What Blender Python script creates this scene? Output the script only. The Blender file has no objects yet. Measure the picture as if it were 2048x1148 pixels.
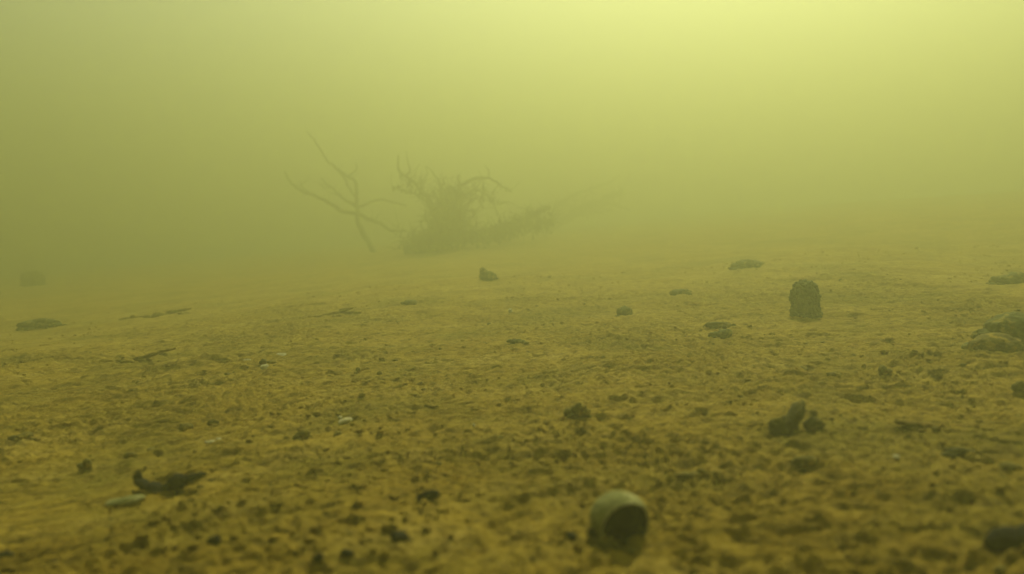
import bpy, math
import numpy as np
from mathutils import Vector, Matrix

S = bpy.context.scene
COL = S.collection
R = math.radians

# ------------------------------------------------------------------ camera
CAM_Z, PITCH, ROLL, HFOV = 0.25, R(4.4), R(2.6), R(65.0)
FPX = 1024.0 / math.tan(HFOV / 2)            # focal length in units of the 2048-wide frame
CF = Vector((0, math.cos(PITCH), -math.sin(PITCH)))
_r0 = Vector((1, 0, 0)); _u0 = Vector((0, math.sin(PITCH), math.cos(PITCH)))
CR = _r0 * math.cos(ROLL) - _u0 * math.sin(ROLL)
CU = _u0 * math.cos(ROLL) + _r0 * math.sin(ROLL)
CAM = Vector((0, 0, CAM_Z))
cd = bpy.data.cameras.new("camera"); cam = bpy.data.objects.new("camera", cd); COL.objects.link(cam)
cd.sensor_width = 36.0; cd.angle = HFOV; cd.clip_start = 0.02; cd.clip_end = 500
M = Matrix((CR, CU, -CF)).transposed().to_4x4(); M.translation = CAM
cam.matrix_world = M
cd.dof.use_dof = True; cd.dof.focus_distance = 1.75; cd.dof.aperture_fstop = 3.7
S.camera = cam

# ------------------------------------------------------------------ daylight above the water
SUN_EL, SUN_AZ = R(48), R(19)                # azimuth to the right of +Y
w = bpy.data.worlds.new("World"); S.world = w; w.use_nodes = True
wn = w.node_tree
sk = wn.nodes.new('ShaderNodeTexSky'); sk.sky_type = 'NISHITA'; sk.sun_disc = False
sk.sun_elevation = SUN_EL; sk.sun_rotation = SUN_AZ
wn.links.new(sk.outputs[0], wn.nodes['Background'].inputs[0])
wn.nodes['Background'].inputs[1].default_value = 0.05
ld = bpy.data.lights.new("sun", 'SUN'); ld.energy = 5.0; ld.angle = R(0.6); ld.color = (1.0, 0.955, 0.86)
lo = bpy.data.objects.new("sun", ld); COL.objects.link(lo)
sdir = Vector((math.sin(SUN_AZ) * math.cos(SUN_EL), math.cos(SUN_AZ) * math.cos(SUN_EL), math.sin(SUN_EL)))
lo.rotation_euler = sdir.to_track_quat('Z', 'Y').to_euler(); lo.location = sdir * 20

S.view_settings.view_transform = 'Standard'; S.view_settings.look = 'None'
S.view_settings.gamma = 1.0; S.view_settings.exposure = 1.42
S.view_settings.use_curve_mapping = False
S.cycles.volume_bounces = 5; S.cycles.max_bounces = 8; S.cycles.diffuse_bounces = 3
S.cycles.use_denoising = True

WATER_DENSITY = 0.30
WATER_TOP = 3.2
WATER_COLOUR = (0.416, 0.438, 0.188)
WATER_ANISO = 0.66

# ------------------------------------------------------------------ noise
def _hash(ix, iy, iz, seed):
    h = (ix.astype(np.int64) * 374761393 + iy.astype(np.int64) * 668265263 + iz.astype(np.int64) * 2147483647 + seed * 974634777) & 0xFFFFFFFF
    h = ((h ^ (h >> 13)) * 1274126177) & 0xFFFFFFFF
    h = ((h ^ (h >> 16)) * 2246822519) & 0xFFFFFFFF
    return ((h ^ (h >> 15)) & 0xFFFFFF) / float(0xFFFFFF)

def pn2(x, y, seed=0):
    x = np.asarray(x, float); y = np.asarray(y, float)
    xi = np.floor(x); yi = np.floor(y); fx = x - xi; fy = y - yi
    ux = fx * fx * fx * (fx * (fx * 6 - 15) + 10); uy = fy * fy * fy * (fy * (fy * 6 - 15) + 10)
    z = np.zeros_like(xi)
    def g(dx, dy):
        a = _hash(xi + dx, yi + dy, z, seed) * 2 * math.pi
        return np.cos(a) * (fx - dx) + np.sin(a) * (fy - dy)
    return ((g(0, 0) * (1 - ux) + g(1, 0) * ux) * (1 - uy) + (g(0, 1) * (1 - ux) + g(1, 1) * ux) * uy) * 1.5

def vn3(p, seed=0):
    p = np.asarray(p, float); i = np.floor(p); f = p - i; u = f * f * (3 - 2 * f); o = 0
    for dx in (0, 1):
        for dy in (0, 1):
            for dz in (0, 1):
                wgt = (u[:, 0] if dx else 1 - u[:, 0]) * (u[:, 1] if dy else 1 - u[:, 1]) * (u[:, 2] if dz else 1 - u[:, 2])
                o = o + wgt * _hash(i[:, 0] + dx, i[:, 1] + dy, i[:, 2] + dz, seed)
    return o * 2 - 1

# ------------------------------------------------------------------ the bed's shape
def drift(x, y):
    """coordinates along and across the slow drifts of silt, which curve round over the bed"""
    q = np.clip(x, -2.0, 2.0) - 0.12
    return x * 0.62, (y + 0.42 * q * q) * 1.15
def height(x, y, s=0.0):
    """bed height; s = local grid spacing, finer relief than it can carry is left out"""
    x = np.asarray(x, float); y = np.asarray(y, float)
    far = np.clip(np.hypot(x, y), 0, 9)
    z = 0.010 * np.clip(x, -8, 8)                                        # the bed tilts a little up to the right
    z = z - 0.030 * np.clip(-x - 0.45, 0, 6) * np.clip((y - 1.2) / 1.5, 0, 1)   # and falls away far left
    z = z + 0.020 * np.clip(y - 2.2, 0, 6)                               # and rises gently ahead
    z = z + 0.045 * np.clip(x - 0.3, 0, 4) * np.clip((y - 2.0) / 3.0, 0, 1)   # more so to the far right
    z = z + 0.022 * pn2(x * 0.8 + 3.3, y * 0.8, 1) * np.clip(far, 0.3, 3) / 3
    wx = x + 0.05 * pn2(x * 5, y * 5, 21); wy = y + 0.05 * pn2(x * 5 + 9, y * 5, 22)
    z = z + 0.010 * pn2(wx * 3.1, wy * 3.9, 2)
    du, dv = drift(wx, wy)
    def oct_(lam, amp, seed, ridged=0):
        k = np.clip((lam * 0.45 - s) / (lam * 0.25), 0, 1)
        n = pn2(du / lam, dv / lam, seed)
        if ridged == 1: n = 0.6 - 2.0 * np.abs(n)                        # rounded heaps with creases
        if ridged == 2: n = np.minimum(n, 0.05) * 1.7                    # pits and dents
        return amp * n * k
    z = z + oct_(0.115, 0.0060, 3) + oct_(0.034, 0.0020, 5)
    patch = 0.45 + 0.85 * np.clip(pn2(wx * 2.3 + 7, wy * 2.9, 51) + 0.45, 0, 1)      # crumbly here, smoother there
    def heap(lam, amp, seed):                                            # rounded clumps with sharp creases between
        k = np.clip((lam * 0.45 - s) / (lam * 0.25), 0, 1)
        qx = du + 0.3 * lam * pn2(du / lam * 1.7, dv / lam * 1.7, seed + 50); qy = dv + 0.3 * lam * pn2(du / lam * 1.7 + 5, dv / lam * 1.7, seed + 60)
        return amp * k * patch * (np.minimum(np.abs(pn2(qx / lam, qy / lam, seed)) * 2.2, 0.9) - 0.45)
    z = z + heap(0.060, 0.0022, 61) + heap(0.030, 0.0030, 62) + heap(0.0165, 0.0056, 63) + heap(0.0105, 0.0050, 64)
    z = z + oct_(0.0135, 0.0036, 7, 2) + oct_(0.0075, 0.0014, 9)
    ru, rv = du, dv                # drifts and drag marks, all lying one way
    z = z + 0.0055 * pn2(ru / 0.30, rv / 0.075, 41) * np.clip((0.04 - s) / 0.02, 0, 1) + 0.0030 * np.minimum(pn2(ru / 0.10, rv / 0.026, 42), 0.1) * 1.5 * np.clip((0.012 - s) / 0.006, 0, 1)
    # a faint shallow furrow running across the left
    d = y - (1.55 + 0.62 * (x + 0.72)) + 0.02 * pn2(x * 9, y * 9, 31)
    m = np.exp(-((x + 0.70) / 0.28) ** 2)
    z = z + m * (0.010 * np.exp(-((d - 0.03) / 0.022) ** 2) - 0.010 * np.exp(-((d + 0.012) / 0.02) ** 2))
    return z

_T = np.concatenate([np.arange(0.35, 2.0, 0.004), np.arange(2.0, 14.0, 0.02)])
def ray(px, py):
    return (CF + CR * ((px - 1024) / FPX) - CU * ((py - 574) / FPX))
def at(px, py):
    """the point of the bed that lies at this spot of the photograph"""
    d = ray(px, py); P = np.outer(_T, np.array(d)) + np.array(CAM)
    under = P[:, 2] < height(P[:, 0], P[:, 1], 0.03)
    i = int(np.argmax(under)) if under.any() else len(_T) - 1
    return Vector(P[i]), _T[i]
def over(px, py, depth):
    return CAM + ray(px, py) * depth
def hz(x, y):
    return float(height(np.array([x]), np.array([y]), 0.004)[0])

# ------------------------------------------------------------------ materials
def nodes_of(name):
    m = bpy.data.materials.new(name); m.use_nodes = True
    t = m.node_tree; b = t.nodes['Principled BSDF']
    b.inputs['Roughness'].default_value = 0.95
    b.inputs['Specular IOR Level'].default_value = 0.1
    return m, t, b
def noise_node(t, scale, detail=4, rough=0.55, coord='Object', stretch=None, distort=0.0):
    tc = t.nodes.new('ShaderNodeTexCoord'); n = t.nodes.new('ShaderNodeTexNoise')
    n.inputs['Scale'].default_value = scale; n.inputs['Detail'].default_value = detail
    n.inputs['Roughness'].default_value = rough; n.inputs['Distortion'].default_value = distort
    src = tc.outputs[coord] if coord != 'drift' else None
    if src is None:
        an = t.nodes.new('ShaderNodeAttribute'); an.attribute_name = 'drift'; src = an.outputs['Vector']
    if stretch:
        mp = t.nodes.new('ShaderNodeMapping'); mp.inputs['Scale'].default_value = stretch
        t.links.new(src, mp.inputs[0]); src = mp.outputs[0]
    t.links.new(src, n.inputs['Vector'])
    return n.outputs[0]
def ramp(t, src, stops):
    r = t.nodes.new('ShaderNodeValToRGB'); e = r.color_ramp.elements
    while len(e) < len(stops): e.new(0.5)
    for k, (p, c) in enumerate(stops):
        e[k].position = p; e[k].color = (*c, 1) if len(c) == 3 else c
    t.links.new(src, r.inputs[0]); return r.outputs[0]
def mix(t, fac, a, b, mode='MIX'):
    n = t.nodes.new('ShaderNodeMix'); n.data_type = 'RGBA'; n.blend_type = mode
    for sock, v in ((n.inputs[0], fac), (n.inputs[6], a), (n.inputs[7], b)):
        if hasattr(v, 'is_linked'): t.links.new(v, sock)
        else: sock.default_value = v if not isinstance(v, tuple) else (*v, 1)
    return n.outputs[2]
def bump(t, b, src, strength, dist):
    n = t.nodes.new('ShaderNodeBump'); n.inputs['Strength'].default_value = strength; n.inputs['Distance'].default_value = dist
    t.links.new(src, n.inputs['Height'])
    if b.inputs['Normal'].is_linked:
        t.links.new(b.inputs['Normal'].links[0].from_socket, n.inputs['Normal'])
    t.links.new(n.outputs[0], b.inputs['Normal'])

def mat_silt():
    m, t, b = nodes_of("silt")
    base = ramp(t, noise_node(t, 9, 6, 0.65, 'drift'), [(0.30, (0.270, 0.178, 0.012)), (0.52, (0.390, 0.274, 0.025)), (0.72, (0.450, 0.332, 0.055))])
    film = ramp(t, noise_node(t, 3.6, 5, 0.6, distort=0.6), [(0.48, (0, 0, 0)), (0.68, (0.8, 0.8, 0.8))])
    c = mix(t, film, base, (0.215, 0.178, 0.014))
    mott = ramp(t, noise_node(t, 68, 6, 0.72, 'drift'), [(0.36, (0.85, 0.85, 0.85)), (0.54, (0, 0, 0))])
    c = mix(t, mott, c, (0.140, 0.098, 0.008))
    grit = ramp(t, noise_node(t, 100, 5, 0.7, 'drift'), [(0.30, (0.9, 0.9, 0.9)), (0.41, (0, 0, 0))])
    c = mix(t, grit, c, (0.040, 0.034, 0.005))
    crumb = ramp(t, noise_node(t, 320, 3, 0.7), [(0.66, (0, 0, 0)), (0.76, (0.6, 0.6, 0.6))])
    c = mix(t, crumb, c, (0.36, 0.29, 0.08))
    t.links.new(c, b.inputs['Base Color'])
    bump(t, b, noise_node(t, 150, 6, 0.75, 'drift'), 1.0, 0.009)
    bump(t, b, noise_node(t, 420, 3, 0.7), 0.6, 0.0025)
    return m
def mat_lump(name, dark, mid, pale, scale=60, hi=0.66):
    m, t, b = nodes_of(name)
    c = ramp(t, noise_node(t, scale, 6, 0.68), [(0.32, dark), (0.52, mid), (hi, pale)])
    t.links.new(c, b.inputs['Base Color'])
    bump(t, b, noise_node(t, scale * 3, 5, 0.7), 0.7, 0.004)
    return m
MAT = dict(
    silt=mat_silt(),
    clod=mat_lump("dark_mud", (0.024, 0.023, 0.003), (0.070, 0.062, 0.008), (0.22, 0.16, 0.016)),
    algae=mat_lump("algae_coat", (0.034, 0.042, 0.008), (0.080, 0.086, 0.016), (0.26, 0.21, 0.030), 60, 0.62),
    black=mat_lump("black_mud_and_shade", (0.002, 0.002, 0.0005), (0.005, 0.005, 0.001), (0.020, 0.018, 0.004)),  # black mud; also painted shade for shell mouth, pit and hole
    mud=mat_lump("brown_mud", (0.09, 0.062, 0.006), (0.17, 0.115, 0.010), (0.27, 0.18, 0.020)),
    olive=mat_lump("olive_mud", (0.045, 0.040, 0.005), (0.115, 0.092, 0.010), (0.31, 0.22, 0.022), 60, 0.62),
    shell=mat_lump("shell_chalk", (0.20, 0.18, 0.06), (0.38, 0.35, 0.15), (0.55, 0.51, 0.27), 90),
    shell_skin=mat_lump("stained_shell", (0.080, 0.085, 0.018), (0.20, 0.20, 0.055), (0.40, 0.38, 0.15), 70),
    stump_coat=mat_lump("stump_algae", (0.030, 0.042, 0.010), (0.070, 0.088, 0.020), (0.16, 0.165, 0.038), 60),
    bark=mat_lump("sodden_bark", (0.030, 0.032, 0.012), (0.062, 0.062, 0.020), (0.11, 0.10, 0.034), 30),
)

# ------------------------------------------------------------------ mesh helpers
def mesh_np(name, V, faces, smooth=True):
    V = np.asarray(V, np.float32); F = np.asarray(faces, np.int32)
    me = bpy.data.meshes.new(name); k = F.shape[1]
    me.vertices.add(len(V)); me.vertices.foreach_set('co', V.ravel())
    me.loops.add(F.size); me.loops.foreach_set('vertex_index', F.ravel())
    me.polygons.add(len(F)); me.polygons.foreach_set('loop_start', np.arange(0, F.size, k, dtype=np.int32))
    me.polygons.foreach_set('loop_total', np.full(len(F), k, np.int32))
    me.update(calc_edges=True); me.validate()
    me.polygons.foreach_set('use_smooth', np.full(len(me.polygons), smooth))
    return me
def link(name, me, mat, parent=None, loc=None):
    o = bpy.data.objects.new(name, me); COL.objects.link(o)
    if mat == 'silt':
        n = len(me.vertices); co = np.empty(n * 3, np.float32); me.vertices.foreach_get('co', co); co = co.reshape(-1, 3)
        a, b = drift(co[:, 0] + (loc[0] if loc else 0), co[:, 1] + (loc[1] if loc else 0))
        me.attributes.new('drift', 'FLOAT_VECTOR', 'POINT').data.foreach_set('vector', np.stack([a, b, co[:, 2]], 1).astype(np.float32).ravel())
    if mat is not None: me.materials.append(MAT[mat] if isinstance(mat, str) else mat)
    if parent is not None: o.parent = parent
    if loc is not None: o.location = loc
    return o
def tag(o, label=None, cat=None, group=None, kind=None):
    if label: o['label'] = label
    if cat: o['category'] = cat
    if group: o['group'] = group
    if kind: o['kind'] = kind
    return o
def empty(name, loc):
    o = bpy.data.objects.new(name, None); COL.objects.link(o); o.location = loc; o.empty_display_size = 0.05
    return o

def ico(sub):
    import bmesh
    bm = bmesh.new(); bmesh.ops.create_icosphere(bm, subdivisions=sub, radius=1.0)
    V = np.array([v.co[:] for v in bm.verts]); F = np.array([[v.index for v in f.verts] for f in bm.faces]); bm.free()
    return V, F
ICO = {k: ico(k) for k in (2, 3, 4, 5)}

def lobe(c, size, seed, rough=0.28, sub=4, tilt=0.0, freq=2.2):
    """one rough, lumpy body: centre c, half-sizes size, leaning by tilt (radians) in the x-z plane"""
    V, F = ICO[sub]
    n = vn3(V * freq + seed * 7.13, seed) * 0.55 + vn3(V * freq * 2.3 + seed * 3.7, seed + 5) * 0.30 + vn3(V * freq * 5.5 + seed, seed + 9) * 0.24
    P = V * (1 + rough * n)[:, None] * np.array(size)
    ca, sa = math.cos(tilt), math.sin(tilt)
    P = np.stack([P[:, 0] * ca + P[:, 2] * sa, P[:, 1], -P[:, 0] * sa + P[:, 2] * ca], 1) + np.array(c)
    return P, F
def join(parts):
    Vs, Fs, n = [], [], 0
    for V, F in parts:
        Vs.append(V); Fs.append(F + n); n += len(V)
    return np.concatenate(Vs), np.concatenate(Fs)

def tube(pts, r0, r1, seed=0, seg=9, step=0.012, wob=0.12, tip=True):
    """a tapering, slightly knobbly stick through 3-D points"""
    P = [np.array(p, float) for p in pts]
    P = [P[0] * 2 - P[1]] + P + [P[-1] * 2 - P[-2]]
    C = []
    for i in range(1, len(P) - 2):
        n = max(2, int(np.linalg.norm(P[i + 1] - P[i]) / step))
        for k in range(n):
            u = k / n; a, b, c, d = P[i - 1], P[i], P[i + 1], P[i + 2]
            C.append(0.5 * ((2 * b) + (c - a) * u + (2 * a - 5 * b + 4 * c - d) * u * u + (3 * b - a - 3 * c + d) * u ** 3))
    C.append(P[-2]); C = np.array(C); n = len(C)
    C = C + np.stack([vn3(C * 28, seed + k) for k in range(3)], 1) * r0 * 0.5
    T = np.gradient(C, axis=0); T /= np.linalg.norm(T, axis=1)[:, None] + 1e-9
    ref = np.array([0.31, 0.9, 0.2]); A = np.cross(T, ref); A /= np.linalg.norm(A, axis=1)[:, None]; B = np.cross(T, A)
    u = np.linspace(0, 1, n); rad = r0 + (r1 - r0) * u ** 0.8
    ang = np.arange(seg) / seg * 2 * math.pi
    ring = A[:, None, :] * np.cos(ang)[None, :, None] + B[:, None, :] * np.sin(ang)[None, :, None]
    V = C[:, None, :] + ring * rad[:, None, None]
    V = V.reshape(-1, 3)
    nn = vn3(V * (0.22 / max(r0, 0.002)), seed + 3) + 0.6 * vn3(V * (0.6 / max(r0, 0.002)), seed + 4)
    V = (C[:, None, :] + ring * (rad[:, None] * (1 + wob * nn.reshape(n, seg)))[:, :, None]).reshape(-1, 3)
    i = np.arange(n - 1)[:, None] * seg; j = np.arange(seg)[None, :]; j2 = (j + 1) % seg
    F = np.stack([i + j, i + j2, i + seg + j2, i + seg + j], -1).reshape(-1, 4)
    F = np.concatenate([F[:, [0, 1, 2]], F[:, [0, 2, 3]]])
    c0 = len(V); V = np.concatenate([V, C[:1], C[-1:] + T[-1:] * r1])
    jj = np.arange(seg); k2 = (jj + 1) % seg
    F = np.concatenate([F, np.stack([k2, jj, np.full(seg, c0)], 1), np.stack([(n - 1) * seg + jj, (n - 1) * seg + k2, np.full(seg, c0 + 1)], 1)])
    return V, F

# ------------------------------------------------------------------ the lake bed
def axis(lo, fine_lo, fine_hi, hi, s0, s1, grow):
    mid = [fine_lo]
    while mid[-1] < fine_hi:
        u = (mid[-1] - fine_lo) / (fine_hi - fine_lo); mid.append(mid[-1] + s0 + (s1 - s0) * u)
    a, s = [], s0
    v = fine_lo
    while v > lo: s *= grow; v -= s; a.append(v)
    b, s = [], s1
    v = mid[-1]
    while v < hi: s *= grow; v += s; b.append(v)
    return np.array(a[::-1] + mid + b)
gx = axis(-34, -1.15, 1.15, 34, 0.0028, 0.0028, 1.055)
gy = axis(-20, 0.42, 2.7, 34, 0.0023, 0.0050, 1.045)
GX, GY = np.meshgrid(gx, gy)
sp = np.maximum(np.gradient(gx)[None, :], np.gradient(gy)[:, None] * 0.8)
GZ = height(GX, GY, sp)
rng = np.random.default_rng(7)
def dent(cx, cy, rx, ry, depth, rim=0.25):
    x0, x1 = np.searchsorted(gx, [cx - 2.2 * rx, cx + 2.2 * rx]); y0, y1 = np.searchsorted(gy, [cy - 2.2 * ry, cy + 2.2 * ry])
    if x1 - x0 < 2 or y1 - y0 < 2: return
    X = (gx[x0:x1][None, :] - cx) / rx; Y = (gy[y0:y1][:, None] - cy) / ry
    q = X * X + Y * Y
    GZ[y0:y1, x0:x1] += depth * (-np.exp(-q * q * 1.2) + rim * np.exp(-((np.sqrt(q) - 1.25) / 0.35) ** 2))
PITS = []
for k in range(4600):                                            # worm holes and dents in the silt
    y = 0.42 + 2.4 * rng.random() ** 1.5; x = (rng.random() * 2 - 1) * (0.35 + 0.75 * y)
    if pn2(x * 3.0, y * 3.0, 77) < -0.25 + 0.5 * rng.random(): continue
    r = 0.0028 + 0.0052 * rng.random() ** 2.6
    dent(x, y, r * (1.0 + 1.4 * rng.random()), r * (0.7 + 0.5 * rng.random()), r * (1.0 + 1.2 * rng.random()))
    PITS.append((x, y, r))
HOLLOWS = [(335, 968, 0.036, 0.024, 0.012), (1235, 1100, 0.030, 0.010, 0.004), (1180, 1085, 0.014, 0.012, 0.014), (2020, 1085, 0.040, 0.020, 0.006)]
for px, py, rx, ry, dp in HOLLOWS:
    p, _ = at(px, py); dent(p.x, p.y, rx, ry, dp, 0.3)
V = np.stack([GX, GY, GZ], -1).reshape(-1, 3)
nx, ny = len(gx), len(gy)
i = np.arange(ny - 1)[:, None] * nx; j = np.arange(nx - 1)[None, :]
F = np.stack([i + j, i + j + 1, i + nx + j + 1, i + nx + j], -1).reshape(-1, 4)
tag(link("lake_bed", mesh_np("lake_bed", V, F), 'silt'), "brown silt bed of the lake, pitted and crumbly", None, None, 'structure')

def gz(x, y):
    """height of the bed as meshed, dents included"""
    a = min(max(int(np.searchsorted(gx, x)), 1), nx - 1); b = min(max(int(np.searchsorted(gy, y)), 1), ny - 1)
    return float(GZ[b, a])

# ------------------------------------------------------------------ crumbs of mud lying everywhere (nobody could count them)
def crumbs(name, n, seed, rmin, rmax, mat, label, ymax, pw, pits=False):
    g = np.random.default_rng(seed); base = []
    for k in range(7): base.append(lobe((0, 0, 0), (1, 1, 1), seed * 10 + k, 0.9, 2, 0, 1.7))
    parts = []
    while len(parts) < n:
        y = 0.45 + (ymax - 0.45) * g.random() ** 1.6; x = (g.random() * 2 - 1) * (0.32 + 0.78 * y)
        d = float(pn2(np.array([x * 2.6]), np.array([y * 2.6]), 55)[0])
        if d < -0.30 + 0.9 * g.random(): continue
        if pits and g.random() < 0.7:                        # most of the dark litter has rolled into a pit
            x, y, pr = PITS[g.integers(len(PITS))]; x += pr * g.normal() * 0.4; y += pr * g.normal() * 0.4
        r = rmin + (rmax - rmin) * g.random() ** pw
        V, F = base[g.integers(7)]
        a = g.random() * 6.283; ca, sa = math.cos(a), math.sin(a)
        sx, sy, sz = r * (0.7 + 0.9 * g.random()), r * (0.7 + 0.5 * g.random()), r * (0.4 + 0.5 * g.random())
        P = V * np.array((sx, sy, sz))
        P = np.stack([P[:, 0] * ca - P[:, 1] * sa, P[:, 0] * sa + P[:, 1] * ca, P[:, 2]], 1) + np.array((x, y, gz(x, y) + sz * 0.15))
        parts.append((P, F))
    V, F = join(parts)
    return tag(link(name, mesh_np(name, V, F), mat), label, None, None, 'stuff')
crumbs("silt_crumbs", 7000, 3, 0.0011, 0.0044, 'silt', "brown crumbs of silt strewn over the lake bed", 3.4, 2.0)
crumbs("algae_crumbs", 520, 4, 0.0013, 0.0050, 'olive', "dark olive crumbs of algae and mud on the lake bed", 3.4, 2.6, True)

# ------------------------------------------------------------------ lumps one can pick out
SEED = [100]
def clump(name, label, cat, px, py, lobes, mat='clod', group=None, sink=0.40, rough=0.40, sub=4):
    """px, py: foot of the lump; lobes: (dx, dz, w, h, tilt) in photograph pixels around that foot"""
    p, d = at(px, py); k = d / FPX; parts = []
    if name == "mud_clod" and mat != 'black' and py < 800: lobes = [(dx, dz, wd * 0.88, ht * 0.86, tl) for dx, dz, wd, ht, tl in lobes]
    z0 = gz(p.x, p.y)
    for (dx, dz, wd, ht, tl) in lobes:
        SEED[0] += 1; sx, sz = wd * k / 2, ht * k / 2
        sy = max(sx, sz) * (0.75 + 0.2 * math.sin(SEED[0] * 1.7)) if wd < 3.2 * ht else sx * 0.45
        parts.append(lobe((dx * k, sy * 0.25 * math.cos(SEED[0] * 2.1), dz * k + sz * (1 - sink)), (sx, sy, sz * 1.08), SEED[0], rough, sub if wd > 45 else 3, tl))
    g = np.random.default_rng(SEED[0]); W = sum(l[2] for l in lobes) * k * 0.45
    for q in range(6 + 2 * len(lobes) if rough > 0.3 else 5):                     # crumbs caught round its foot, one body with it
        dx, dz, wd, ht, tl = lobes[g.integers(len(lobes))]
        a = g.random() * 6.283; r = (0.05 + 0.13 * g.random() ** 2) * min(W, wd * k * 1.2)
        cx, cy = dx * k + math.cos(a) * wd * k * 0.55, math.sin(a) * wd * k * 0.42
        parts.append(lobe((cx, cy, gz(p.x + cx, p.y + cy) - z0 + r * 0.2 + max(0, dz * k * 0.3 * (g.random() < 0.4))), (r * (1 + g.random()), r, r * (0.5 + 0.5 * g.random())), 500 + q, 0.8, 2, 0, 1.8))
    V, F = join(parts)
    return tag(link(name, mesh_np(name, V, F), mat, None, (p.x, p.y, z0)), label, cat, group)
GC = "clods of mud and algae on the lake bed"
clump("mud_mound", "tall dark green mound at the right edge, rising behind a lower one", "mound", 2024, 690, [(0, 0, 105, 70, 0), (-42, 0, 70, 34, 0.2), (40, 0, 80, 48, 0)], 'algae', "mounds at the right edge", 0.3, 0.16, 5)
clump("mud_mound", "low olive mound at the right edge, in front of a taller one", "mound", 1990, 704, [(0, 0, 92, 46, 0), (-25, 0, 52, 34, 0), (32, 0, 60, 34, 0)], 'olive', "mounds at the right edge", 0.3, 0.18, 5)
clump("mud_clod", "dark jagged clod with one finger sticking up, between the stump and the bottom edge", "clod", 1582, 866, [(-20, 0, 46, 38, 0), (12, 14, 25, 58, 0.5), (-2, 2, 34, 32, 0.2), (44, 6, 38, 26, 0)], 'clod', GC, 0.25, 0.3)
clump("mud_clod", "large black lump cut off by the right edge, near the bottom corner", "clod", 2018, 1088, [(6, 4, 84, 48, 0.1), (40, 4, 80, 60, 0), (-30, 10, 40, 30, 0.3)], 'black', GC, 0.25, 0.25)
clump("mud_clod", "black forked pit shade built as a lump in a hollow above the long pale shell, lower left", "clod", 335, 984, [(-58, 18, 18, 20, 0.2), (-46, 6, 34, 16, 0.7), (-22, -4, 42, 16, 0.4), (6, -4, 44, 20, -0.2), (22, 4, 44, 30, -0.5), (46, 13, 44, 13, -0.35), (62, 19, 34, 10, -0.2)], 'black', GC, 0.5, 0.35)  # black lobes fill the hollow to stand in for the pit's shade
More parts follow.
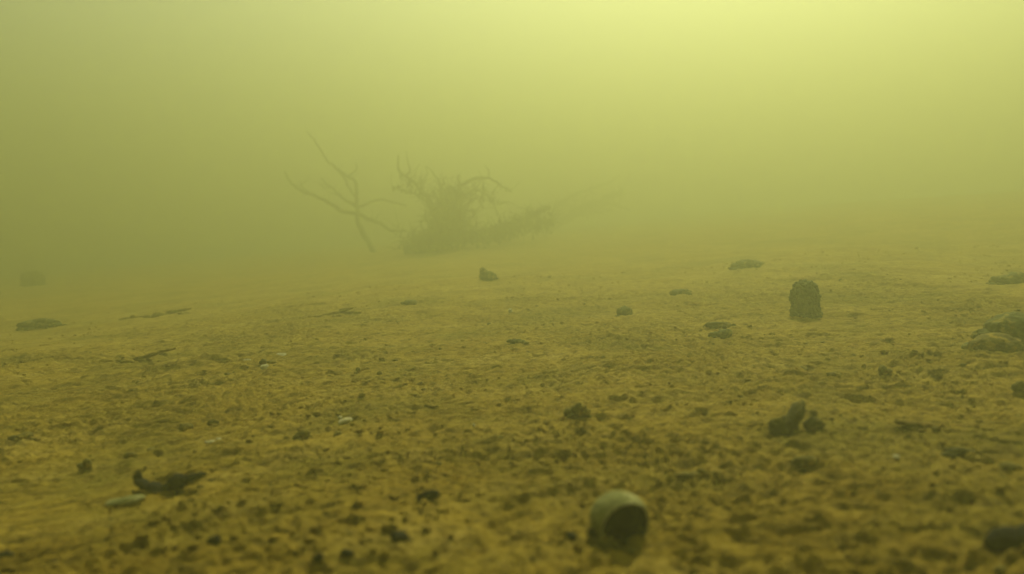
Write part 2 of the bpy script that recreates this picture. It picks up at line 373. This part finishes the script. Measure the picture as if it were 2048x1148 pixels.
CL = [  # label, x, y, lobes, material
 ("pointed grey-green clod in the middle distance, below the brush pile", 976, 562, [(0, 0, 38, 26, 0), (-8, 8, 16, 24, -0.2)], 'algae'),
 ("round dark green clod in the middle distance, left of the stump", 1250, 631, [(0, 0, 36, 24, 0), (5, 3, 20, 18, 0)], 'algae'),
 ("flat dark clod left of the stump, touching the humped one in front of it", 1432, 656, [(0, 0, 54, 18, 0), (20, 0, 30, 14, 0)], 'clod'),
 ("small humped clod left of the stump, in front of a flat one", 1449, 674, [(0, 0, 36, 22, 0), (-20, 0, 26, 14, 0)], 'algae'),
 ("wide low dark clod near the left edge, nearer of the two there", 82, 655, [(0, 0, 84, 24, 0), (-22, 2, 44, 18, 0), (25, 0, 44, 12, 0)], 'algae'),
 ("faint blurred block standing far off near the left edge", 66, 572, [(0, 0, 48, 40, 0), (-9, 5, 30, 32, 0), (12, 4, 26, 34, 0)], 'algae'),
 ("small flat clod left of and nearer than the pointed grey-green clod", 820, 609, [(0, 0, 32, 14, 0), (-6, 2, 14, 10, 0)], 'algae'),
 ("faint wide clod far off behind the stump, to its left", 1498, 534, [(0, 0, 60, 22, 0), (-24, 0, 30, 14, 0)], 'algae'),
 ("hazy wide clod near the right edge, beyond the two mounds", 2024, 566, [(0, 0, 76, 26, 0), (-28, 0, 40, 18, 0)], 'algae'),
 ("low clod halfway between the round green clod and the stump", 1362, 588, [(0, 0, 44, 14, 0), (-14, 0, 22, 12, 0)], 'algae'),
 ("upright crumbly clod right of centre, lower middle", 1157, 836, [(0, 0, 34, 28, 0.2), (-18, 0, 24, 16, 0), (16, 0, 18, 14, 0)], 'olive'),
 ("small wedge-shaped clod straight below the stump", 1602, 744, [(0, 0, 30, 18, -0.3), (-10, 0, 16, 10, 0)], 'olive'),
 ("small oval clod below the stump, right of a wedge-shaped one", 1666, 754, [(0, 0, 36, 15, 0)], 'olive'),
 ("little peaked clod below and right of the stump", 1766, 756, [(0, 0, 18, 26, 0.15), (10, 0, 22, 14, 0)], 'olive'),
 ("rounded dark clod right of the black-mouthed shell, half way to the jagged clod", 1612, 928, [(0, 0, 46, 22, 0), (-14, 0, 26, 16, 0)], 'olive'),
 ("long low ridge of brown silt slanting down right of the jagged clod", 1852, 858, [(-34, 6, 60, 12, 0.25), (4, 0, 64, 13, 0.25), (40, -8, 52, 11, 0.3)], 'mud'),
 ("flat dark clod near the right edge, above the large black lump", 1926, 908, [(0, 0, 66, 18, 0.1), (-26, 0, 36, 12, 0)], 'clod'),
 ("dark clod cut by the right edge, half way down the picture", 2042, 786, [(0, 0, 40, 26, 0)], 'olive'),
 ("small clod near the right edge, just above the large black lump", 2022, 938, [(0, 0, 44, 20, 0.2)], 'olive'),
 ("tiny triangular clod left of the pale shell chips", 456, 752, [(0, 0, 19, 14, 0)], 'olive'),
 ("tiny round clod just below the pale shell chips", 516, 764, [(0, 0, 14, 12, 0)], 'olive'),
 ("small dark clod below left of the white curved sliver", 605, 877, [(0, 0, 32, 18, -0.3), (-10, 0, 18, 12, 0)], 'olive'),
 ("left of two small dark clods above the pair of white chips", 372, 860, [(0, 0, 28, 15, 0)], 'olive'),
 ("right of two small dark clods above the pair of white chips", 426, 852, [(0, 0, 24, 15, 0)], 'olive'),
 ("small upright clod above and left of the black forked pit shade", 177, 940, [(0, 0, 17, 22, 0.1), (-12, 0, 20, 10, 0)], 'olive'),
 ("small flattish clod close to the left edge, lower left", 48, 880, [(0, 0, 32, 16, -0.2), (-18, 0, 26, 10, 0)], 'olive'),
 ("knobbly strip of raised silt on the left, rising to the right", 275, 722, [(-36, -6, 52, 9, -0.2), (-4, 0, 52, 10, -0.25), (28, 8, 52, 9, -0.25), (58, 16, 46, 8, -0.2)], 'silt'),
 ("faint strip of raised silt on the left, beyond the knobbly strip", 316, 632, [(-38, -5, 54, 8, -0.15), (0, 0, 54, 9, -0.15), (40, 6, 54, 8, -0.1)], 'silt'),
 ("low slanting bank of silt left of centre, in the middle distance", 655, 632, [(-28, -5, 50, 9, -0.2), (6, 2, 50, 10, -0.2), (38, 10, 40, 8, -0.2)], 'silt'),
 ("flat olive clod at the centre, below the pointed grey-green clod", 1036, 687, [(0, 0, 34, 13, 0), (14, -2, 20, 9, 0)], 'algae'),
 ("left of two tiny upright clods left of centre", 716, 742, [(0, 0, 11, 15, 0.1)], 'olive'),
 ("right of two tiny upright clods left of centre", 759, 746, [(0, 0, 13, 15, 0)], 'olive'),
 ("dark clod with a lower companion lump, left of the black-mouthed shell", 858, 1000, [(0, 0, 40, 18, -0.15), (-20, -10, 20, 12, 0)], 'black'),
 ("roundish black clod near the bottom, left of the black-mouthed shell", 797, 1078, [(0, 0, 34, 22, 0), (14, 0, 20, 12, 0)], 'black'),
 ("black pellet near the bottom edge, below the black forked pit shade", 428, 1095, [(0, 0, 28, 18, -0.2)], 'black'),
 ("larger of two black pellets at the bottom edge, lower left corner", 98, 1124, [(0, 0, 34, 16, -0.2)], 'black'),
 ("smaller of two black pellets at the bottom edge, in the very corner", 12, 1118, [(0, 0, 30, 16, 0)], 'black'),
 ("black pellet at the bottom edge, left of a close pair", 636, 1126, [(0, 0, 26, 18, -0.3)], 'black'),
 ("black pellet at the bottom edge, right of the lone one", 694, 1118, [(0, 0, 26, 14, 0.2)], 'black'),
 ("dark oblong clod left of the black-mouthed shell's foot", 1142, 1078, [(0, 0, 22, 14, 0.3)], 'black'),
 ("dark flake of mud right of the black-mouthed shell", 1385, 1022, [(0, 0, 38, 16, -0.2), (-14, 0, 20, 10, 0)], 'clod'),
 ("dark pad of algae lying between the shell and the jagged clod", 1395, 955, [(0, 0, 54, 7, -0.05), (34, 2, 46, 6, 0), (-28, 0, 40, 6, 0)], 'olive'),
 ("small dark clod on the left side, above the black forked pit shade", 262, 916, [(0, 0, 26, 13, 0)], 'olive'),
 ("grey lump at the foot of the bare branch", 714, 486, [(0, 0, 42, 30, 0), (-12, 0, 24, 20, 0)], 'algae'),
]
for lab, x, y, lb, mt in CL:
    clump("mud_clod", lab, "clod", x, y, lb, mt, GC, 0.54, 0.38)

# stump coated in algae, upright on the bed
def stump():
    p, d = at(1611, 634); k = d / FPX; z0 = gz(p.x, p.y)
    root = empty("stump", (p.x, p.y, z0)); tag(root, "short upright stump furred with green algae, standing alone at right", "stump")
    Hh, Rr = 68 * k, 26.5 * k; root.rotation_euler = (0.03, -0.05, 0.4)
    n, seg = 44, 60
    u = np.linspace(-0.12, 1, n); ang = np.arange(seg) / seg * 2 * math.pi
    A, U = np.meshgrid(ang, u)
    prof = (1 + 0.06 * np.exp(-np.abs(U) / 0.10)) * np.sqrt(1 - 0.88 * np.clip((U - 0.55) / 0.45, 0, 1) ** 2.6)
    P = np.stack([np.cos(A) * 1.5, np.sin(A) * 1.5, U * 3], -1).reshape(-1, 3)
    nz = (vn3(P * 1.3 + 5, 1) * 0.20 + vn3(P * 3.1, 2) * 0.10 + vn3(P * 7, 3) * 0.07).reshape(A.shape)
    rr = Rr * prof * (1 + nz)
    topn = (vn3(np.stack([np.cos(A) * 2, np.sin(A) * 2, A * 0], -1).reshape(-1, 3), 8).reshape(A.shape)) * 0.07 * np.clip(U, 0, 1)
    V = np.stack([np.cos(A) * rr, np.sin(A) * rr * 0.9, (U + topn) * Hh * 0.97], -1).reshape(-1, 3)
    i = np.arange(n - 1)[:, None] * seg; j = np.arange(seg)[None, :]; j2 = (j + 1) % seg
    F = np.stack([i + j, i + j2, i + seg + j2, i + seg + j], -1).reshape(-1, 4); F = np.concatenate([F[:, [0, 1, 2]], F[:, [0, 2, 3]]])
    c = len(V); V = np.concatenate([V, [[0, 0, Hh * 0.93]]]); t0 = (n - 1) * seg; jj = np.arange(seg)
    F = np.concatenate([F, np.stack([t0 + jj, t0 + (jj + 1) % seg, np.full(seg, c)], 1)])
    link("stump_body", mesh_np("stump_body", V, F), 'stump_coat', root)
    g = np.random.default_rng(5); parts = []
    for q in range(420):                                   # tufts of algae all over it
        a = g.random() * 6.283; h = g.random() ** 0.8; s = (0.02 + 0.085 * g.random() ** 2) * Rr * 1.9
        if q % 4 == 0: h = 0.97 - 0.1 * g.random()
        pr = Rr * 1.02 * math.sqrt(1 - 0.88 * max(0, (h - 0.55) / 0.45) ** 2.6) * (math.sqrt(g.random()) if q % 4 == 0 else 1)
        parts.append(lobe((math.cos(a) * pr, math.sin(a) * pr * 0.9, h * Hh), (s, s, s * (0.8 + 0.7 * g.random())), 300 + q % 9, 0.8, 2, 0, 1.9))
    V, F = join(parts); o = link("algae_tufts", mesh_np("algae_tufts", V, F), 'stump_coat', root); o['kind'] = 'stuff'
    V, F = join([lobe((-20 * k, 0, 4 * k), (11 * k, 16 * k, 9 * k), 61, 0.6), lobe((17 * k, -8 * k, 1 * k), (12 * k, 13 * k, 7 * k), 62, 0.6), lobe((0, -14 * k, 1 * k), (20 * k, 14 * k, 7 * k), 63, 0.6)])
    link("root_flare", mesh_np("root_flare", V, F), 'stump_coat', root)
stump()

# the rounded shell in front, its dark mouth turned to the camera
def open_shell():
    p, d = at(1240, 1086); k = d / FPX; z0 = gz(p.x, p.y)
    root = empty("open_shell", (p.x, p.y, z0)); tag(root, "rounded shell with pale rim and black mouth, half sunk at bottom centre", "shell")
    rx, ry, rz = 60 * k, 56 * k, 56 * k
    c = np.array((0.0, 0.0, 46 * k))
    mouth = Vector((0.30, -0.84, -0.16)).normalized(); ex = Vector((0, 0, 1)).cross(mouth).normalized(); ez = mouth.cross(ex)
    n, seg = 40, 72; lim = 0.665 * math.pi
    def surf(scale, inward):
        th = np.linspace(0, lim, n); ph = np.arange(seg) / seg * 2 * math.pi
        PH, TH = np.meshgrid(ph, th)
        D = (-np.cos(TH))[..., None] * np.array(mouth) + (np.sin(TH) * np.cos(PH))[..., None] * np.array(ex) + (np.sin(TH) * np.sin(PH))[..., None] * np.array(ez)
        Q = D.reshape(-1, 3)
        nn = vn3(Q * 1.6 + 3, 17) * 0.05 + vn3(Q * 4 + 3, 18) * 0.022
        growth = 0.010 * np.sin(TH.reshape(-1) * 34)
        return Q * np.array((rx, ry, rz)) * (scale * (1 + nn + growth * (not inward)))[:, None] + c
    i = np.arange(n - 1)[:, None] * seg; j = np.arange(seg)[None, :]; j2 = (j + 1) % seg
    Q = np.stack([i + j, i + j2, i + seg + j2, i + seg + j], -1).reshape(-1, 4)
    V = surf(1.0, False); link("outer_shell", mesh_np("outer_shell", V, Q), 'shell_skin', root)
    Vi = surf(0.955, True); link("shell_mouth", mesh_np("shell_mouth", Vi, Q[:, ::-1]), 'black', root)  # inner wall coloured near black, putting the hollow's shade into it
    a = V[-seg:]; b = Vi[-seg:]; jj = np.arange(seg)
    mid = (a + b) / 2 + np.array(mouth) * 2.5 * k
    RV = np.concatenate([a, mid, b])
    RF = np.concatenate([np.stack([o + jj, o + (jj + 1) % seg, o + seg + (jj + 1) % seg, o + seg + jj], 1) for o in (0, seg)])
    link("rim", mesh_np("rim", RV, RF), 'shell', root)
    V, F = join([lobe((-30 * k, -36 * k, -2 * k), (36 * k, 22 * k, 26 * k), 71, 0.4, 4, 0.5), lobe((10 * k, -46 * k, -10 * k), (52 * k, 18 * k, 17 * k), 72, 0.4)])
    link("silt_plug", mesh_np("silt_plug", V, F), 'olive', root)
open_shell()
clump("mud_clod", "black lump for the shaded hole under the left foot of the rounded shell", "clod", 1196, 1096, [(0, 0, 44, 22, 0.3), (30, -6, 40, 14, 0.2)], 'black', GC, 0.4)  # black lump stands in for the dark hole and shadow at the shell's foot

# pale shell pieces
def shell_piece(name, label, px, py, length, width, arch, turn, tilt, group="pale shell pieces on the silt", lift=0.5):
    p, d = at(px, py); k = d / FPX; L, W, A = length * k / 2, width * k / 2, arch * k
    n, m = 22, 12; u = np.linspace(-1, 1, n); v = np.linspace(-1, 1, m); U, Vv = np.meshgrid(u, v, indexing='ij')
    half = np.sqrt(np.clip(1 - np.abs(U) ** 2.4, 0.02, 1))
    X = U * L; Y = Vv * half * W; Z = A * (1 - 0.8 * U * U) * (1 - 0.9 * Vv * Vv * half)
    nz = vn3(np.stack([X, Y, Z], -1).reshape(-1, 3) / max(W, 1e-4) * 1.2, 7).reshape(X.shape)
    Z = Z + nz * W * 0.10; T = max(0.0007, W * 0.12)
    top = np.stack([X, Y, Z], -1).reshape(-1, 3); bot = np.stack([X * 0.97, Y * 0.95, Z - T], -1).reshape(-1, 3)
    i = np.arange(n - 1)[:, None] * m; j = np.arange(m - 1)[None, :]
    Q = np.stack([i + j, i + m + j, i + m + j + 1, i + j + 1], -1).reshape(-1, 4); N = len(top)
    edge = [a * m for a in range(n)] + [(n - 1) * m + b for b in range(1, m)] + [a * m + m - 1 for a in range(n - 2, -1, -1)] + [b for b in range(m - 2, 0, -1)]
    E_ = np.array(edge); E2 = np.roll(E_, -1)
    Fq = np.concatenate([Q, Q[:, ::-1] + N, np.stack([E2, E_, E_ + N, E2 + N], 1)])
    o = link(name, mesh_np(name, np.concatenate([top, bot]), Fq), 'shell')
    o.rotation_euler = (tilt, 0, turn); o.location = (p.x, p.y, gz(p.x, p.y) + W * abs(math.sin(tilt)) * lift + 0.0008)
    return tag(o, label, "shell", group)
shell_piece("mussel_shell", "long pale half shell lying below the black forked pit shade, lower left", 252, 1014, 74, 22, 6, 0.55, 0.45, lift=0.7).data.materials[0] = MAT['shell_skin']
shell_piece("shell_sliver", "white curved sliver of shell on edge, left of centre", 690, 846, 42, 14, 7, 1.05, 1.15, lift=0.9)
shell_piece("shell_chip", "tiny pale chip just left of the white curved sliver", 680, 838, 9, 9, 2, 0.4, 0.5)
shell_piece("shell_chip", "right-hand one of two white chips left of centre, the rounder", 437, 882, 11, 12, 2, 0.2, 0.5)
shell_piece("shell_chip", "left-hand one of two white chips left of centre, the longer", 420, 887, 20, 9, 2, 0.6, 0.4)
shell_piece("shell_chip", "flat cream chip lying alone above the shell fragments, left of centre", 562, 711, 24, 16, 2, -0.3, 0.35)
shell_piece("shell_chip", "squarish cream chip beside a small dark clod, left of centre", 530, 741, 18, 16, 2, 0.3, 0.8)
shell_piece("shell_chip", "small pale chip at the left end of the shell fragments", 494, 720, 16, 8, 2, 0.6, 0.6)
shell_piece("shell_chip", "bright speck of shell near the centre, in the middle distance", 1021, 627, 9, 14, 2, 0.1, 0.8)
shell_piece("shell_chip", "bright speck of shell just below the centre of the picture", 948, 856, 7, 8, 2, 0.9, 0.8)
shell_piece("shell_chip", "pale speck of shell to the right of the jagged clod", 1792, 916, 16, 12, 2, 0.4, 0.5)
shell_piece("shell_chip", "pale speck of shell above the dark clod with a companion lump", 744, 962, 10, 9, 2, -0.4, 0.7)
clump("mud_clod", "small dark clod resting against the squarish cream chip", "clod", 527, 732, [(0, 0, 18, 13, 0), (18, 1, 24, 8, 0)], 'clod', GC)

# ------------------------------------------------------------------ the sunken branches
def limb(name, parent, pts, r0, r1, seed, mat='bark'):
    """pts: (x, y, metres away)"""
    P = [over(*q) - parent.location for q in pts]
    k = pts[0][2] / 3.2
    V, F = tube(P, r0 * k * 0.82, r1 * k * 0.75, seed, step=0.02)
    return link(name, mesh_np(name, V, F), mat, parent)

b0, D1 = at(750, 504)
br = empty("fallen_branch", (b0.x, b0.y, gz(b0.x, b0.y)))
tag(br, "bare forked dead branch reaching up left of the brush pile", "branch")
D = D1
limb("trunk", br, [(753, 510, D), (735, 482, D), (718, 448, D), (713, 420, D), (713, 385, D - .05), (710, 365, D - .06), (694, 352, D - .05), (674, 338, D), (655, 322, D + .05), (646, 306, D + .08), (630, 284, D + .13), (612, 262, D + .2)], 0.0135, 0.0035, 1)
limb("limb", br, [(714, 428, D), (684, 423, D - .05), (662, 406, D - .1), (634, 394, D - .16), (604, 382, D - .2), (584, 368, D - .22), (570, 344, D - .22)], 0.0115, 0.005, 2)
limb("limb", br, [(714, 412, D), (694, 402, D + .05), (676, 388, D + .1), (656, 370, D + .14), (641, 356, D + .17)], 0.0095, 0.0038, 3)
limb("limb", br, [(722, 430, D), (742, 440, D - .05), (764, 450, D - .1), (784, 460, D - .12), (812, 462, D - .13)], 0.0105, 0.006, 4)
limb("limb", br, [(714, 414, D), (736, 407, D + .06), (762, 399, D + .12), (788, 405, D + .18), (812, 412, D + .22)], 0.0065, 0.004, 5)
limb("twig", br, [(697, 353, D - .05), (706, 345, D), (713, 336, D + .03), (711, 326, D + .06)], 0.006, 0.003, 6)
limb("twig", br, [(674, 338, D), (690, 358, D + .05), (697, 376, D + .06), (712, 396, D)], 0.0075, 0.005, 7)
limb("twig", br, [(628, 392, D - .16), (616, 383, D - .1), (606, 376, D - .08), (600, 362, D - .05)], 0.005, 0.002, 8)
limb("twig", br, [(672, 384, D + .1), (664, 376, D + .15), (650, 376, D + .2), (640, 368, D + .22)], 0.005, 0.003, 9)

def fuzz(root, stems, n, seed, ln):
    """fine side twigs and hanging weed along a branch's limbs, too thin to pick apart"""
    g = np.random.default_rng(seed); parts = []
    for q in range(n):
        st = stems[g.integers(len(stems))]; i = g.integers(1, len(st)); u = g.random()
        a = over(*st[i - 1]) * u + over(*st[i]) * (1 - u) - root.location
        dv = Vector((g.normal(), g.normal(), abs(g.normal()) * 0.8 + 0.1)).normalized() * ln * (0.3 + g.random())
        bend = Vector((g.normal(), g.normal(), g.normal())) * ln * 0.25
        parts.append(tube([a, a + dv * 0.5 + bend * 0.5, a + dv + bend], 0.0032, 0.0012, seed + q, 5, 0.03))
    V, F = join(parts); o = link("fine_twigs", mesh_np("fine_twigs", V, F), 'bark', root); o['kind'] = 'stuff'
fuzz(br, [[(713, 420, D), (713, 385, D - .05), (694, 352, D - .05), (655, 322, D + .05), (630, 284, D + .13)],
          [(684, 423, D - .05), (634, 394, D - .16), (584, 368, D - .22)], [(694, 402, D + .05), (656, 370, D + .14)],
          [(742, 440, D - .05), (812, 462, D - .13)]], 46, 40, 0.13)

def brush(name, label, foot, sticks, dense, seed, trunks):
    b, d = at(*foot); root = empty(name, (b.x, b.y, gz(b.x, b.y))); tag(root, label, "brush", "sunken brush")
    for q, (nm, pts, r0, r1) in enumerate(trunks): limb(nm, root, [(x, y, d + e) for x, y, e in pts], r0, r1, seed + q)
    for q, (pts, r0, r1) in enumerate(sticks): limb("limb", root, [(x, y, d + e) for x, y, e in pts], r0, r1, seed + 20 + q)
    g = np.random.default_rng(seed); parts = []; tufts = []
    for (x0, x1, ya, yb, n, ln, e0) in dense:               # tangles of fine twigs, each with scraps of algae hanging on it
        for q in range(int(n * 1.6)):
            u = g.random(); x = x0 + (x1 - x0) * u + g.normal() * 8; top = ya[0] + (ya[1] - ya[0]) * u; bot = yb[0] + (yb[1] - yb[0]) * u
            top = min(bot - 6, top + abs(g.normal()) * 26); y = top + (bot - top) * g.random() ** 0.75; e = e0 + g.normal() * 0.30
            a = g.normal() * 0.9 + math.pi / 2; l = ln * (0.5 + 1.6 * g.random() ** 1.5); bend = g.normal() * 0.35
            pts = [(x, y, d + e), (x + math.cos(a) * l * .5, y - math.sin(a) * l * .5, d + e + g.normal() * .03), (x + math.cos(a + bend) * l, y - math.sin(a + bend) * l, d + e + g.normal() * .06)]
            parts.append(tube([over(*p) - root.location for p in pts], 0.003 + 0.006 * g.random() ** 2, 0.0015, seed + q, 5, 0.05))
            for h in range(1):
                c = over(x + g.normal() * 7, y + g.normal() * 6, d + e + g.normal() * .03) - root.location
                s = 0.004 + 0.009 * g.random()
                tufts.append(lobe(c, (s * (0.5 + 0.6 * g.random()), s, s * (0.8 + 1.8 * g.random())), 400 + q % 11, 0.9, 2, 0, 1.9))
    if parts:
        V, F = join(parts); o = link("twigs", mesh_np("twigs", V, F), 'bark', root); o['kind'] = 'stuff'
        V, F = join(tufts); o = link("algae_tufts", mesh_np("algae_tufts", V, F), 'algae', root); o['kind'] = 'stuff'
    return root, d

brush("brush_pile", "dense dark pile of sunken brushwood furred with algae, left of centre", (870, 500),
    [([(868, 470, 0), (866, 420, 0), (856, 396, -.02), (842, 384, -.03), (828, 366, -.05), (812, 352, -.06), (798, 338, -.06), (796, 314, -.05)], 0.013, 0.006),
     ([(880, 440, 0), (850, 402, .05), (828, 388, .08), (808, 382, .1)], 0.008, 0.003),
     ([(845, 388, 0), (842, 366, .04), (856, 348, .08), (850, 332, .1)], 0.006, 0.002),
     ([(812, 352, -.05), (820, 338, 0), (814, 318, .04), (812, 302, .06)], 0.006, 0.002),
     ([(884, 400, .1), (878, 366, .15), (866, 346, .2), (852, 332, .24)], 0.008, 0.003),
     ([(918, 480, 0), (920, 430, .02), (920, 395, .04), (916, 366, .05), (917, 352, .06)], 0.012, 0.005),
     ([(916, 372, .05), (950, 358, .1), (980, 357, .14), (1004, 372, .2), (1022, 384, .22)], 0.010, 0.004),
     ([(920, 400, .05), (950, 380, .1), (968, 386, .12), (985, 402, .15), (996, 430, .2)], 0.008, 0.003),
     ([(975, 357, .14), (978, 342, .16), (970, 330, .2)], 0.005, 0.002)],
    [(860, 925, (366, 366), (490, 480), 300, 26, 0.0), (805, 1000, (462, 440), (500, 482), 240, 18, -0.02), (985, 1100, (430, 402), (480, 455), 130, 18, 0.15), (800, 850, (340, 340), (380, 400), 18, 22, 0.05), (880, 1010, (340, 352), (400, 420), 40, 24, 0.15)],
    700,
    [("stump", [(850, 508, 0), (872, 470, 0), (890, 420, 0), (904, 380, .02)], 0.046, 0.020),
     ("log", [(808, 498, -.05), (880, 482, -.02), (980, 462, .12), (1040, 440, .22), (1098, 416, .34)], 0.026, 0.016)])
brush("brush_pile", "faint brushwood fading into the murk, right of the dense pile", (1120, 462),
    [([(1090, 440, 0), (1130, 400, .1), (1180, 378, .2), (1215, 366, .25), (1240, 350, .3)], 0.014, 0.005),
     ([(1140, 420, .1), (1190, 410, .2), (1225, 408, .25), (1260, 420, .3)], 0.012, 0.005)],
    [(1090, 1240, (392, 360), (450, 420), 90, 24, 0.2)], 900, 
    [("log", [(1085, 462, 0), (1140, 432, .1), (1200, 402, .3), (1245, 382, .5)], 0.024, 0.014)])

# ------------------------------------------------------------------ the murky water itself
x0, x1, y0, y1, z0, z1 = -36, 36, -22, 36, float(GZ.min()) - 1.0, WATER_TOP
HV = [(x, y, z) for z in (z0, z1) for y in (y0, y1) for x in (x0, x1)]
HF = [(0, 2, 3, 1), (4, 5, 7, 6), (0, 1, 5, 4), (2, 6, 7, 3), (0, 4, 6, 2), (1, 3, 7, 5)]
hm = bpy.data.materials.new("murky_water"); hm.use_nodes = True; t = hm.node_tree
t.nodes.remove(t.nodes['Principled BSDF'])
pv = t.nodes.new('ShaderNodeVolumePrincipled')
pv.inputs['Color'].default_value = (*WATER_COLOUR, 1); pv.inputs['Density'].default_value = WATER_DENSITY
pv.inputs['Anisotropy'].default_value = WATER_ANISO; pv.inputs['Absorption Color'].default_value = (0, 0, 0, 1)
t.links.new(pv.outputs[0], t.nodes['Material Output'].inputs['Volume'])
tag(link("haze", mesh_np("haze", HV, HF, False), hm), "murky yellow-green lake water", None, None, 'stuff')
